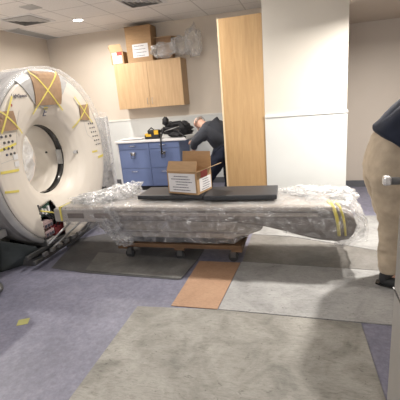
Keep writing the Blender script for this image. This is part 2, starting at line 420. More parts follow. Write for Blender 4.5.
# tool bags on the counter
t = thing('tool_pouch', 'small black and yellow tool pouch on the counter, left of the black bag', 'bag', (-2.47, 5.93, .91))
mb = MB(); mb.box((-2.63, 5.88, .912), (-2.36, 6.04, .985), .02); mb.box((-2.56, 5.90, .97), (-2.37, 6.02, 1.06), .02); mb.build('body', 'bag_black', t)
box((-2.60, 5.872, .955), (-2.50, 5.885, .995), .004).build('yellow_panel', 'bag_yellow', t)
box((-2.63, 5.90, .984), (-2.57, 6.02, 1.005), .006).build('yellow_panel', 'bag_yellow', t)
box((-2.45, 5.888, .985), (-2.37, 5.90, 1.055), .004).build('yellow_flap', 'bag_yellow', t)
MB().tube([(-2.56, 5.92, .99), (-2.57, 5.92, 1.05), (-2.50, 5.92, 1.10), (-2.44, 5.92, 1.05)], .010, 8).build('handle', 'bag_black', t)
t = thing('tool_bag', 'large black soft tool bag slumped on the counter by the bending person', 'bag', (-2.1, 6.0, .91))
mb = MB(); mb.blob((-2.07, 6.03, 1.035), (.245, .13, .125), 4, .5, 2.6, seed=11, squash=-.118)
mb.blob((-1.93, 6.0, 1.08), (.10, .09, .10), 3, .3, 3, seed=12); mb.build('body', 'bag_black', t)
MB().blob((-2.235, 5.94, 1.19), (.055, .06, .075), 3, .3, 2, seed=14).build('top_pocket', 'bag_black', t)
MB().tube([(-2.2, 5.9, 1.12), (-2.1, 5.87, 1.17), (-1.95, 5.87, 1.18), (-1.87, 5.9, 1.08)], .014, 8).build('handle', 'bag_black', t)
MB().tube([(-2.26, 5.9, 1.1), (-2.30, 5.80, .93), (-2.305, 5.79, .80), (-2.30, 5.785, .66)], [.016, .013, .012, .016], 8).build('strap', 'bag_black', t)
MB().tube([(-2.0, 5.86, 1.02), (-1.9, 5.83, .94), (-1.86, 5.80, .925)], .012, 8).build('webbing', 'bag_black', t)
MB().tube([(-2.25, 5.87, 1.03), (-2.1, 5.86, 1.07), (-1.98, 5.87, 1.10)], .007, 6).build('zip', 'steel', t)

# ---------------------------------------------------------------- boxes on cupboard
def carton(name, label, cat, cx, cy, z, w, d, h, rz, mats='cardboard', parts=None):
    xf = Matrix.Translation((cx, cy, z)) @ Matrix.Rotation(rz, 4, 'Z')
    t = thing(name, label, cat, (cx, cy, z)); th = .006
    mb = MB(xf)
    mb.box((-w / 2, -d / 2, 0), (w / 2, -d / 2 + th, h)); mb.box((-w / 2, d / 2 - th, 0), (w / 2, d / 2, h))
    mb.box((-w / 2, -d / 2 + th, 0), (-w / 2 + th, d / 2 - th, h)); mb.box((w / 2 - th, -d / 2 + th, 0), (w / 2, d / 2 - th, h))
    mb.box((-w / 2 + th, -d / 2 + th, 0), (w / 2 - th, d / 2 - th, th))
    mb.build('body', mats, t); return t, xf
def flap(xf, t, p0, p1, dirv, ln, m='cardboard'):
    """flap hinged on the edge p0-p1, leaning along dirv"""
    p0, p1, dv = V(p0), V(p1), V(dirv).normalized(); n = (p1 - p0).cross(dv).normalized() * .005
    mb = MB(xf); a = [p0, p1, p1 + dv * ln - (p1 - p0) * .02, p0 + dv * ln + (p1 - p0) * .02]
    A = [mb.v(q) for q in a]; B = [mb.v(q + n) for q in a]
    mb.face(A); mb.face(B[::-1])
    for k in range(4): mb.face([A[k], A[(k + 1) % 4], B[(k + 1) % 4], B[k]])
    return mb.build('flap', m, t)
def label_on(xf, t, x0, x1, z0, z1, y, lines, name='label', red=None, seed=0):
    mb = MB(xf); mb.box((x0, y - .0015, z0), (x1, y, z1)); L = mb.build(name, 'paper', t)
    r = random.Random(seed); mb = MB(xf); w = x1 - x0; h = z1 - z0
    for k in range(lines):
        zz = z1 - h * (.16 + .72 * k / max(1, lines - 1)); x = x0 + w * r.uniform(.08, .3); xe = x1 - w * r.uniform(.08, .3)
        while x < xe:
            l = r.uniform(.02, .07) * w; mb.box((x, y - .003, zz - h * .02), (min(x + l, xe), y - .0015, zz + h * .02)); x += l + .012 * w
    mb.build('printed_lines', 'ink', L); return L
W, Dp, H = .455, .28, .56
t, xf = carton('cardboard_box', 'tall closed cardboard box with a white label on top of the cupboard', 'box', -2.645, 6.27, 2.20, W, Dp, H, 0)
box((-.001 - 2.645 - W / 2, 6.27 - Dp / 2, 2.755), (-2.645 + W / 2, 6.27 + Dp / 2, 2.762)).build('lid', 'cardboard', t)
label_on(xf, t, -.12, .165, .07, .28, -Dp / 2, 4, seed=1)
t, xf = carton('cardboard_box', 'small open cardboard box with red label at the left of the cupboard top', 'box', -3.075, 6.25, 2.20, .23, .24, .20, .06)
flap(xf, t, (-.115, -.12, .20), (.115, -.12, .20), (-.12, -.25, 1), .12, 'cardlight'); flap(xf, t, (-.115, .12, .20), (-.115, -.12, .20), (-.4, 0, 1), .10, 'cardlight')
label_on(xf, t, -.085, .085, .01, .135, -.12, 3, seed=2)
MB(xf).box((-.0, -.1225, .14), (.09, -.12, .195)).build('red_label', 'red', t)
MB(xf).box((-.09, -.1225, .145), (-.005, -.12, .19)).build('white_label', 'paper', t)
t, xf = carton('cardboard_box', 'brown open cardboard box behind the plastic bag on the cupboard top', 'box', -2.25, 6.35, 2.20, .27, .13, .36, 0, 'card_dark')
flap(xf, t, (-.14, -.11, .36), (.14, -.11, .36), (.3, -1, -.12), .10, 'cardlight'); flap(xf, t, (.14, -.11, .36), (.14, .11, .36), (1, 0, -.15), .12, 'cardlight')
flap(xf, t, (-.13, .10, .36), (.10, .10, .36), (0, .1, 1), .12, 'card_dark')

def crumple(name, m, label, cat, blobs, sub=5, amp=.42, squash=None):
    mb = MB()
    for i, (c, r, sd) in enumerate(blobs):
        tb = bmesh.new(); bmesh.ops.create_icosphere(tb, subdivisions=sub, radius=1)
        for q in tb.verts:
            d = q.co.copy(); o = V((sd, sd * 1.7, 0))
            w = noise.noise(d * 2.2 + o) + .7 * abs(noise.noise(d * 5 + o)) + .45 * abs(noise.noise(d * 11 + o)) + .25 * abs(noise.noise(d * 23 + o))
            p = V((d.x * r[0], d.y * r[1], d.z * r[2])) * (1 - amp * .4 + amp * w)
            q.co = V(c) + p
            if squash: q.co.z = max(q.co.z, squash)
        mb.merge(tb, True)
    o = mb.build(name, m); return tag(o, label, cat)
crumple('plastic_bag', 'film_thin', 'crumpled clear plastic bag piled on the right end of the cupboard top', 'plastic bag',
        [((-2.20, 6.10, 2.33), (.22, .07, .11), 3), ((-1.93, 6.22, 2.38), (.17, .14, .15), 7), ((-1.72, 6.22, 2.40), (.13, .13, .24), 9)], amp=.45, squash=2.197)

# ---------------------------------------------------------------- maple panel beside the column
t = thing('maple_panel', 'tall maple wood panel standing against the left side of the white column', 'panel', (-.70, 4.62, 0))
box((-.945, 4.60, 0), (-.442, 4.64, 2.39), .001).build('board', 'maple_panel', t)
box((-.965, 4.598, 0), (-.945, 4.64, 2.392), .001).build('edge_band', 'edge', t)

# ---------------------------------------------------------------- wrapped panel leaning behind gantry
rot = Matrix.Rotation(math.radians(-7), 3, 'X')
t = thing('cover_panel', 'white machine cover panel leaning behind the gantry, wrapped in clear plastic', 'panel', (-2.95, 5.0, 0))
box((-3.12, 4.98, .02), (-2.83, 5.03, 1.36), .01).build('panel', 'gantry_grey', t)
box((-2.83, 4.97, .02), (-2.805, 5.04, 1.37), .004).build('edge_frame', 'white_plastic', t)
mb = MB(); mb.grid(lambda u, v: (-3.16 + .40 * u + .03 * noise.noise(V((u * 4, v * 9, 0))), 4.94 - .05 * abs(noise.noise(V((u * 9, v * 14, 3)))), .02 + 1.42 * v + .04 * noise.noise(V((u * 6, 2, 0)))), 30, 70)
mb.build('plastic_wrap', 'film_bright', t)
mb = MB()
for k, (a, b) in enumerate((((-2.95, 4.75, .06), (.14, .12, .07)), ((-2.80, 4.70, .07), (.08, .1, .08)), ((-2.88, 4.72, .2), (.10, .08, .16)))): mb.blob(a, b, 3, .5, 3, seed=k, squash=-.055)
tag(mb.build('cable_bundle', 'bag_black'), 'black bundle of cables piled on the floor behind the gantry', 'cables')

# ---------------------------------------------------------------- CT gantry
XG, YG, ZG = -2.60, 3.52, .99
def gp(r, a, x): return (XG + x, YG + r * math.cos(a), ZG + r * math.sin(a))
t = gantry = thing('scanner_gantry', 'large cream ring-shaped CT scanner gantry with taped cardboard on its face', 'medical scanner', (XG - .45, YG, 0))
prof = [(.388, -.265), (.392, -.235), (.405, -.20), (.43, -.16), (.48, -.11), (.56, -.06), (.66, -.025), (.76, -.008), (.86, -.004), (.905, -.012), (.915, -.03)]
def xface(r):
    for (ra, xa), (rb, xb) in zip(prof, prof[1:]):
        if ra <= r <= rb: return xa + (xb - xa) * (r - ra) / (rb - ra)
    return -.03 if r > .9 else -.27
def ring(mb, pr, n=144, skip=None):
    R = [[mb.v(gp(r, 2 * PI * k / n, x)) for k in range(n)] for r, x in pr]
    for i in range(len(pr) - 1):
        for k in range(n):
            if skip:
                r, x = (pr[i][0] + pr[i + 1][0]) / 2, 0; a = 2 * PI * (k + .5) / n
                if skip(r, a): continue
            mb.face([R[i][k], R[i][(k + 1) % n], R[i + 1][(k + 1) % n], R[i + 1][k]], True)
fine = []
for (ra, xa), (rb, xb) in zip(prof, prof[1:]):
    for s in range(4): fine.append((ra + (rb - ra) * s / 4, xa + (xb - xa) * s / 4))
fine.append(prof[-1])
def hole(r, a):
    y, z = r * math.cos(a), r * math.sin(a)
    return y > -.50 and y < -.16 and z < -.43
mb = MB(); ring(mb, fine, 288, hole); mb.build('front_cover', 'cream', t, solid=.012)
mb = MB(); ring(mb, [(.915, -.035), (.935, -.028), (.955, -.05), (.962, -.09)], 144, lambda r, a: False); mb.build('rim', 'gantry_grey', t)
mb = MB(); ring(mb, [(.962, -.09), (.958, -.12), (.958, -.16)]); mb.build('seam', 'gantry_side', t)
mb = MB(); ring(mb, [(.958, -.16), (.965, -.17), (.965, -.64), (.93, -.70), (.85, -.73), (.45, -.73), (.41, -.70)]); mb.build('shell', 'gantry_side', t)
mb = MB(); ring(mb, [(.388, -.265), (.392, -.27), (.392, -.345), (.386, -.35)]); mb.build('scan_window', 'black', t, solid=.004)
mb = MB(); ring(mb, [(.386, -.35), (.384, -.50), (.387, -.66), (.41, -.70)]); mb.build('bore_liner', 'cream', t, solid=.004)
# film over the far side of the bore
def bf(u, v):
    r = .405 * u; a = 2 * PI * v; return (XG - .70 - .05 * abs(noise.noise(V((r * 9 * math.cos(a), r * 9 * math.sin(a), 0)))) - .02 * abs(noise.noise(V((r * 25 * math.cos(a), r * 25 * math.sin(a), 4)))), YG + r * math.cos(a), ZG + r * math.sin(a))
mb = MB(); mb.grid(bf, 24, 64, True); mb.build('rear_plastic_film', 'film_bore', t)
# upper grey wedge with taped cardboard
def plate(name, poly, m, off=.004, th=.004, par=None):
    """polygon (y,z relative to the ring centre) lying on the face"""
    par = par or gantry; mb = MB(); n = len(poly)
    cen = (sum(p[0] for p in poly) / n, sum(p[1] for p in poly) / n)
    def P(y, z, o): return (XG + xface(math.hypot(y, z)) + o, YG + y, ZG + z)
    N = 6; rows = []
    pts = []
    for k in range(n):
        a, b = poly[k], poly[(k + 1) % n]
        for s in range(N): pts.append((a[0] + (b[0] - a[0]) * s / N, a[1] + (b[1] - a[1]) * s / N))
    prev = None; c = mb.v(P(*cen, off + th))
    for s in range(1, 6):
        f = s / 5; rg = [mb.v(P(cen[0] + (q[0] - cen[0]) * f, cen[1] + (q[1] - cen[1]) * f, off + th)) for q in pts]
        L = len(rg)
        for k in range(L):
            if prev is None: mb.face([c, rg[k], rg[(k + 1) % L]])
            else: mb.face([prev[k], rg[k], rg[(k + 1) % L], prev[(k + 1) % L]])
        prev = rg
    lo = [mb.v(P(q[0], q[1], off)) for q in pts]
    for k in range(len(pts)): mb.face([prev[k], lo[k], lo[(k + 1) % len(pts)], prev[(k + 1) % len(pts)]])
    return mb.build(name, m, par)
def strip(name, a, b, w, m='yellow', off=.010, par=None, th=.0015):
    a, b = V(a), V(b); d = (b - a).normalized(); nrm = V((-d.y, d.x)) * w / 2
    mb = MB(); N = 14; rows = []
    for s in range(N + 1):
        c = a + (b - a) * s / N; row = []
        for q, o in ((c - nrm, 0), (c + nrm, 0), (c + nrm, th), (c - nrm, th)):
            row.append(mb.v((XG + xface(q.length) + off + o, YG + q.x, ZG + q.y)))
        rows.append(row)
    for A, B in zip(rows, rows[1:]):
        for k in range(4): mb.face([A[k], A[(k + 1) % 4], B[(k + 1) % 4], B[k]])
    mb.face(rows[0]); mb.face(rows[-1][::-1])
    return mb.build(name, m, par or gantry)
plate('upper_wedge', [(-.46, .825), (-.25, .60), (-.06, .545), (.14, .60), (.33, .82), (.2, .90), (0, .93), (-.25, .90)], 'gantry_grey', .003, .006)
big = plate('cardboard_pad', [(-.27, .925), (-.24, .585), (.19, .585), (.20, .925)], 'card_dark', .012, .006)
strip('tape_strip', (-.28, .93), (.22, .52), .016, off=.0195, par=big); strip('tape_strip', (.17, .93), (-.30, .50), .016, off=.0215, par=big)
sm = plate('cardboard_pad', [(.50, .56), (.52, .385), (.67, .375), (.70, .57)], 'card_dark', .010, .005)
strip('tape_strip', (.42, .66), (.72, .34), .014, off=.0165, par=sm); strip('tape_strip', (.69, .60), (.40, .30), .014, off=.0185, par=sm)
lf = plate('cardboard_pad', [(-.84, .55), (-.60, .55), (-.57, .375), (-.86, .375)], 'card_dark', .012, .005)
strip('tape_strip', (-.82, .62), (-.50, .33), .016, off=.0185, par=lf); strip('tape_strip', (-.58, .68), (-.80, .36), .016, off=.0205, par=lf)
strip('tape_strip', (-.85, .215), (-.61, .25), .022, off=.002); strip('tape_strip', (-.89, .02), (-.64, .0), .024, off=.002)
strip('tape_strip', (-.89, -.16), (-.72, -.19), .022, off=.002)
strip('tape_strip', (.755, -.115), (.912, -.105), .03, off=.002); strip('tape_strip', (.66, -.03), (.76, -.03), .022, off=.002)
# control buttons
for (cy, cz, rows, cols, dy, dz) in ((-.74, .33, 4, 3, .055, -.055), (.70, .33, 6, 3, .042, -.055)):
    for i in range(rows):
        for j in range(cols):
            yy = cy + (j - 1) * dy + (i * .02 if cy > 0 else (i % 2) * .02); zz = cz + i * dz
            mb = MB(); n = 12; r = .012 if cy < 0 else .009
            x = XG + xface(math.hypot(yy, zz))
            mb.prism([(YG + yy + r * math.cos(2 * PI * k / n), ZG + zz + r * math.sin(2 * PI * k / n)) for k in range(n)], x + .001, x + .007, 'X')
            mb.build('control_button', 'darksteel' if (i + j) % 3 else 'ink', t)
for cy, cz in ((-.655, .06), (-.655, .13)):
    plate('display_panel', [(cy - .04, cz - .025), (cy + .04, cz - .025), (cy + .04, cz + .025), (cy - .04, cz + .025)], 'white_plastic', .002, .003)
def panel_line(pts, name='panel_seam'):
    for a, b in zip(pts, pts[1:]): strip(name, a, b, .005, 'louver', .0008, th=.0008)
panel_line([(-.86, .10), (-.62, .12), (-.57, .40), (-.50, .55)]); panel_line([(.52, .60), (.62, .20), (.80, .06), (.86, .12)])
# port
mb = MB(); x = XG + xface(.47); mb.prism([(YG + .475 + .016 * math.cos(2 * PI * k / 16), ZG + .005 + .02 * math.sin(2 * PI * k / 16)) for k in range(16)], x - .004, x + .008, 'X'); mb.build('laser_port', 'black', t)
mb = MB(); mb.prism([(YG + .44 + .05 * math.cos(2 * PI * k / 16), ZG + .01 + .02 * math.sin(2 * PI * k / 16)) for k in range(16)], x - .004, x + .004, 'X'); mb.build('port_recess', 'gantry_grey', t)
mb = MB(); mb.box((XG - .50, YG + .366, ZG + .02), (XG - .48, YG + .39, ZG + .040)); mb.build('bore_sensor', 'dark', t)
box((XG - .345, YG + .362, ZG - .12), (XG - .275, YG + .387, ZG + .06), .006).build('window_bracket', 'steel', t)
# lettering
text_mesh('lettering', 'LightSpeed', .046, M['ink'], t, (XG + .004, YG - .575, ZG + .67), (0, 1, 0), (0, 0, 1), depth=.0015)
text_mesh('maker_mark', 'E', .115, M['ink'], t, (XG - .052, YG - .135, ZG + .475), (.05, 1, .0), (0.2, 0, 1), .45, .003)
strip('colour_mark', (-.085, .55), (-.02, .55), .03, 'yellow', .012)
strip('red_mark', (-.60, .60), (-.585, .60), .022, 'red', .003)
# exposed electronics in the opening
box((XG - .36, YG - .62, .10), (XG - .30, YG + .60, ZG - .38)).build('inner_bulkhead', 'black', t)
box((XG - .30, YG - .50, .14), (XG - .02, YG - .485, ZG - .40)).build('inner_side_plate', 'darksteel', t)
e = box((XG - .12, YG - .46, .42), (XG - .09, YG - .25, .56)).build('circuit_board', 'pcb', t)
for k in range(4): box((XG - .09, YG - .45 + k * .05, .44 + .02 * (k % 2)), (XG - .07, YG - .425 + k * .05, .50 + .02 * (k % 2))).build('connector', 'paper', e)
for k in range(3):
    b = box((XG - .12, YG - .475, .38 - k * .095), (XG - .02, YG - .33, .305 - k * .095 + .012), .004).build('power_module', M['pink'] if k < 2 else M['gantry_grey'], t)
    for j in range(3): box((XG - .02, YG - .46 + j * .045, .325 - k * .095), (XG - .012, YG - .435 + j * .045, .355 - k * .095)).build('terminal', 'ink', b)
box((XG - .16, YG - .28, .16), (XG - .05, YG - .02, .26), .006).build('pump_box', M['dark_red'], t)
MB().tube([(XG - .04, YG - .47, .52), (XG + .01, YG - .36, .47), (XG, YG - .22, .41), (XG + .03, YG - .05, .36)], .008, 8).build('yellow_wire', 'yellow', t)
for k in range(4):
    MB().tube([(XG - .16, YG - .40 + k * .06, .52), (XG - .04, YG - .34 + k * .05, .40 - .03 * k), (XG - .08, YG - .35 + k * .05, .2)], .007, 6).build('black_cable', 'dark', t)
box((XG - .32, YG - .1, .30), (XG - .18, YG + .35, .50), .005).build('drive_housing', 'darksteel', t)
# base frame rails along the floor below the face
for x, z, m in ((XG + .02, .07, 'darksteel'), (XG - .06, .12, 'darksteel')):
    MB().box((x, YG - .78, z - .02), (x + .035, YG + .85, z + .02), .004).build('base_rail', m, t)
box((XG - .80, YG - .70, .0), (XG - .04, YG + .75, .08), .01).build('base', 'darksteel', t)
MB().tube([(XG + .01, YG - .50, .16), (XG + .10, YG - .20, .30)], .014, 8).build('strut', 'steel', t)
MB().tube([(XG + .02, YG - .48, .10), (XG + .10, YG + .1, .26), (XG + .10, YG + .45, .28)], .012, 8).build('strut', 'steel', t)
MB().tube([(XG + .08, YG - .3, .05), (XG + .13, YG - .05, .10), (XG + .06, YG + .25, .15), (XG + .10, YG + .5, .20)], .012, 8).build('hose', 'dark', t)
for k in range(6): box((XG + .045, YG - .66 + k * .12, .09), (XG + .075, YG - .60 + k * .12, .13), .004).build('clamp', 'steel', t)
# clear film loosely draped around the ring
def gf(u, v):
    a = math.radians(-28 + 175 * u); w = noise.noise(V((a * 4, v * 3, 0))); w2 = abs(noise.noise(V((a * 13, v * 8, 2))))
    r = .975 + .012 * w + .02 * w2; x = .03 - .42 * v
    if v < .22: r = .905 + .07 * v / .22 + .015 * w2; x = .02 + .012 * w2
    return gp(r, a, x)
mb = MB(); mb.grid(gf, 200, 26); mb.build('draped_film', 'film_sheer', t)

# dark cart/base cover at the left of the gantry
t = thing('machine_skirt', 'dark glossy slanted base cover on the floor at the lower left of the gantry', 'machine base', (-3.2, 2.75, 0))
mb = MB(); xa, xb = -3.75, -2.80
A = [(-2.90, 2.66, 0), (-2.66, 3.0, 0), (-3.5, 3.0, 0), (-3.8, 2.62, 0)]; B = [(-2.85, 2.68, .335), (-2.63, 2.90, .185), (-3.4, 2.92, .2), (-3.75, 2.64, .35)]
a = [mb.v(p) for p in A]; b = [mb.v(p) for p in B]; mb.face(a[::-1]); mb.face(b)
for k in range(4): mb.face([a[k], a[(k + 1) % 4], b[(k + 1) % 4], b[k]])
mb.build('cover', 'green_dark', t, bevel=.012)
box((-3.60, 2.60, .40), (-2.80, 2.68, .45), .006).build('metal_ledge', M['table_cream'], t)
box((-2.80, 2.60, .385), (-2.75, 2.685, .455), .006).build('ledge_end', 'steel', t)
box((-3.3, 2.62, .30), (-3.1, 2.68, .40)).build('ledge_post', 'darksteel', t)

# ---------------------------------------------------------------- patient table on a dolly
Y0, Y1 = 3.02, 3.56
t = table = thing('patient_table', 'long wrapped scanner patient table lying on a wooden dolly', 'scanner table', (-1.0, 3.3, .19))
low = [(-2.34, .475), (-2.36, .56), (.26, .545), (.34, .52), (.40, .47), (.425, .41), (.40, .33), (.36, .285), (.27, .262), (.12, .275), (-.03, .31), (-.19, .355), (-.34, .39), (-.6, .42), (-1.6, .425), (-1.75, .42), (-2.0, .43)]
MB().prism(low, Y0, Y1).build('cradle_body', 'table_body', t, bevel=.02)
MB().box((-1.72, Y0 - .008, .485), (.12, Y0 + .02, .515), .006).build('side_rail', 'table_top', t)
box((-2.37, Y0 - .02, .535), (.24, Y1 + .01, .575), .018).build('top_slab', 'table_top', t)
box((-2.42, Y0 - .035, .425), (-1.85, Y1, .562), .015).build('end_cover', 'table_cream', t)
for k in range(2): box((-2.26 + k * .30, Y0 - .040, .468), (-2.08 + k * .30, Y0 - .034, .518), .002).build('recess_panel', 'table_body', t)
mb = MB(); nsl = 40
mb.prism([(-2.0, .425), (-1.98, .33), (-1.86, .265), (-1.70, .245), (-.62, .245), (-.45, .30), (-.36, .335), (-.34, .375), (-.45, .42)], Y0 + .05, Y1 - .02).build('lower_cover', 'table_low', t, bevel=.015)
box((-1.85, Y0 + .045, .30), (-.5, Y0 + .052, .318), .002).build('lower_seam', 'table_body', t)
box((-1.70, Y0 + .07, .19), (-.62, Y1 - .05, .247), .01).build('base_pan', 'dark', t)
# yellow tape around the two ends
for xa, w in ((.235, .03), (.285, .02)):
    MB().tube([(xa - .03, Y0 + .12, .585), (xa, Y0 - .004, .575), (xa + .025, Y0 - .03, .50), (xa + .04, Y0 - .03, .42), (xa + .05, Y0 - .02, .33)], w * .5, 6).build('yellow_tape', 'yellow', t)
box((-2.345, Y0 - .042, .44), (-2.325, Y0 - .036, .585)).build('yellow_tape', 'yellow', t)
box((-2.345, Y0 - .04, .576), (-2.325, Y0 + .3, .580)).build('yellow_tape', 'yellow', t)
# wrap
def wrap(u, v):
    x = -2.30 + 2.80 * u
    # section loop around the table
    top = .59 if x < .2 else .59 - .3 * (x - .2); bot = .235
    if x > -.62: bot = .235 + .16 * min(1, (x + .62) / .3)
    if x > -.30: bot = .40 - .155 * min(1, (x + .30) / .5)
    if x < -1.75: bot = .235 + .16 * min(1, (-1.75 - x) / .35)
    ya, yb = Y0 - .03, Y1 + .03
    if x > .40:
        k = (x - .40) / .10; m_ = (top + bot) / 2; top = top + (m_ - top) * .45 * k; bot = bot + (m_ - bot) * .45 * k
    P = [(ya, bot), (ya - .005, (top + bot) / 2), (ya, top), ((ya + yb) / 2, top + .01), (yb, top), (yb, (top + bot) / 2), (yb, bot)]
    s = v * (len(P) - 1); i = min(int(s), len(P) - 2); f = s - i
    y = P[i][0] + (P[i + 1][0] - P[i][0]) * f; z = P[i][1] + (P[i + 1][1] - P[i][1]) * f
    q = V((x * 5, y * 9, z * 9)); amp = .022 if -2.1 < x < -1.5 or x > .15 else .011
    w = noise.noise(q) * .7 + abs(noise.noise(q * 2.7)) * .8 + abs(noise.noise(q * 6)) * .4
    oy = -1 if y < 3.2 and z < top - .01 else (1 if y > 3.4 and z < top - .01 else 0)
    oz = .4 if z > top - .02 else 0
    if i == 0 and f < .35: z -= .02 * noise.noise(V((x * 11, 0, 1)))
    return (x + .01 * noise.noise(q * 1.5), y + oy * amp * w, z + oz * amp * w)
mb = MB(); mb.grid(wrap, 260, 54); mb.build('plastic_wrap', 'film', t)
# loose film around the foot end
def endfilm(u, v):
    a = PI * (1.25 * u - .62); rr = .17 + .05 * v
    y = Y0 - .06 + (Y1 - Y0 + .10) * v
    w = noise.noise(V((u * 6, v * 5, 0))) + .6 * abs(noise.noise(V((u * 15, v * 11, 3))))
    return (.31 + (.17 + .035 * w) * math.cos(a), y, .425 + (.165 + .04 * w) * math.sin(a))
mb = MB(); mb.grid(endfilm, 70, 60); mb.build('end_film', 'film_bright', t)
def bunch(name, blobs, m='film_bright', sub=5, amp=.5, floor_=None):
    mb = MB()
    for c, r, sd in blobs:
        tb = bmesh.new(); bmesh.ops.create_icosphere(tb, subdivisions=sub, radius=1)
        for q in tb.verts:
            d = q.co.copy(); o = V((sd, sd * 1.7, 0))
            w = noise.noise(d * 2.2 + o) + .8 * abs(noise.noise(d * 5 + o)) + .5 * abs(noise.noise(d * 11 + o)) + .3 * abs(noise.noise(d * 23 + o))
            q.co = V(c) + V((d.x * r[0], d.y * r[1], d.z * r[2])) * (1 - amp * .4 + amp * w)
            if floor_: q.co.z = max(q.co.z, floor_)
        mb.merge(tb, True)
    return mb.build(name, m, table)
bunch('film_bunch', [((-2.02, 3.22, .615), (.20, .18, .055), 1), ((-1.84, 3.30, .64), (.18, .16, .07), 2), ((-1.74, 3.40, .65), (.10, .12, .07), 4), ((-2.22, 3.25, .60), (.12, .16, .03), 6)], floor_=.58)
bunch('film_bunch', [((.16, 3.36, .60), (.22, .18, .04), 31), ((.02, 3.45, .60), (.22, .12, .035), 33), ((.36, 3.40, .57), (.10, .14, .06), 35)], floor_=.545)
bunch('film_bunch', [((-1.80, Y0 - .02, .43), (.10, .025, .14), 41), ((-1.70, Y0 - .01, .25), (.10, .03, .07), 43)], 'film')
# dolly
t = thing('wooden_dolly', 'low wooden dolly on casters carrying the wrapped table', 'dolly', (-1.2, 3.3, 0))
for ya in (3.06, 3.42):
    box((-1.80, ya, .145), (-.54, ya + .10, .185), .004).build('deck_board', 'dolly', t)
for xa in (-1.80, -1.20, -.64): box((xa, 3.06, .120), (xa + .10, 3.52, .145), .004).build('cross_board', 'dolly', t)
for xa in (-1.70, -1.16, -.63):
    for ya in (3.13, 3.47):
        c = MB(); c.box((xa - .035, ya - .03, .105), (xa + .035, ya + .03, .120)); c.box((xa - .03, ya - .026, .045), (xa + .02, ya - .020, .107)); c.box((xa - .03, ya + .020, .045), (xa + .02, ya + .026, .107))
        c = c.build('caster', 'darksteel', t)
        w = MB(); w.tube([(xa - .005, ya - .017, .047), (xa - .005, ya + .017, .047)], .046, 20); w.build('wheel', 'dark', c)

# pads on the table
rz = Matrix.Rotation(math.radians(-1.5), 3, 'Z')
pm = MB().box((-1.56, 3.15, .606), (-.895, 3.50, .646), .010); tag(pm.build('foam_pad', 'pad'), 'black foam pad on the wrapped table, under the open box', 'pad')
pm = MB().box((-.885, 3.11, .606), (-.225, 3.47, .650), .010, rot=Matrix.Rotation(math.radians(2), 3, 'Z')); tag(pm.build('foam_pad', 'pad'), 'black foam pad lying right of the open box on the table', 'pad')

# open carton on the pads
t, xf = carton('shipping_box', 'open cardboard box with white labels standing on the black pads', 'box', -1.055, 3.30, .652, .33, .27, .215, math.radians(-16))
w2, d2, h2 = .165, .135, .215
flap(xf, t, (-w2, -d2, h2), (w2, -d2, h2), (0, .45, 1), .10)
flap(xf, t, (w2, d2, h2), (-w2, d2, h2), (0, .12, 1), .15)
flap(xf, t, (w2, -d2, h2), (w2, d2, h2), (1, 0, .38), .13, 'cardlight')
flap(xf, t, (-w2, d2, h2), (-w2, -d2, h2), (.2, 0, -1), .10)
label_on(xf, t, -.152, .148, .018, .198, -d2, 6, seed=5)
sx = xf @ Matrix.Translation((w2, 0, 0)) @ Matrix.Rotation(PI / 2, 4, 'Z')
label_on(sx, t, -.09, .12, .02, .145, 0, 5, seed=6)
MB(sx).box((-.06, -.002, .145), (.06, 0, .21)).build('red_label', 'red', t)

# ---------------------------------------------------------------- grey cart at the right edge
t = thing('equipment_cart', 'grey metal equipment cart edge standing at the right of the photo', 'cart', (.65, 1.12, 0))
box((.335, .85, .02), (.95, 1.40, 1.10), .006).build('housing', 'cart_metal', t)
box((.331, .86, .74), (.336, 1.402, .745)).build('panel_seam', 'darksteel', t)
box((.345, .87, 1.10), (.95, 1.39, 1.125), .008).build('top_rail', 'cart_metal', t)
MB().tube([(.295, 1.38, 1.17), (.44, 1.38, 1.172), (.93, 1.38, 1.175)], .014, 12).build('handle_bar', 'darksteel', t)
box((.272, 1.362, 1.157), (.297, 1.398, 1.187), .005).build('handle_end', 'chrome', t)
MB().tube([(.50, 1.38, 1.12), (.50, 1.38, 1.165)], .012, 8).build('handle_post', 'steel', t)
box((.36, .88, 0), (.92, 1.37, .02)).build('plinth', 'dark', t)

# small object at the left edge, with an added unseen housing beside it
t = thing('equipment_stand', 'dark grey rounded base cut off by the left edge, with an added unseen housing for its shadow', 'equipment', (-3.0, 2.2, 0))
box((-3.45, 1.95, .10), (-2.72, 2.40, 1.0), .01).build('housing', 'cart_metal', t)  # added block outside the view, casts the shadow on the left floor
MB().blob((-2.66, 2.24, .06), (.16, .11, .065), 3, .1, 2, squash=-.06).build('base', 'darksteel', t)
box((-3.42, 1.98, 0), (-2.76, 2.37, .10), .01).build('plinth', 'dark', t)

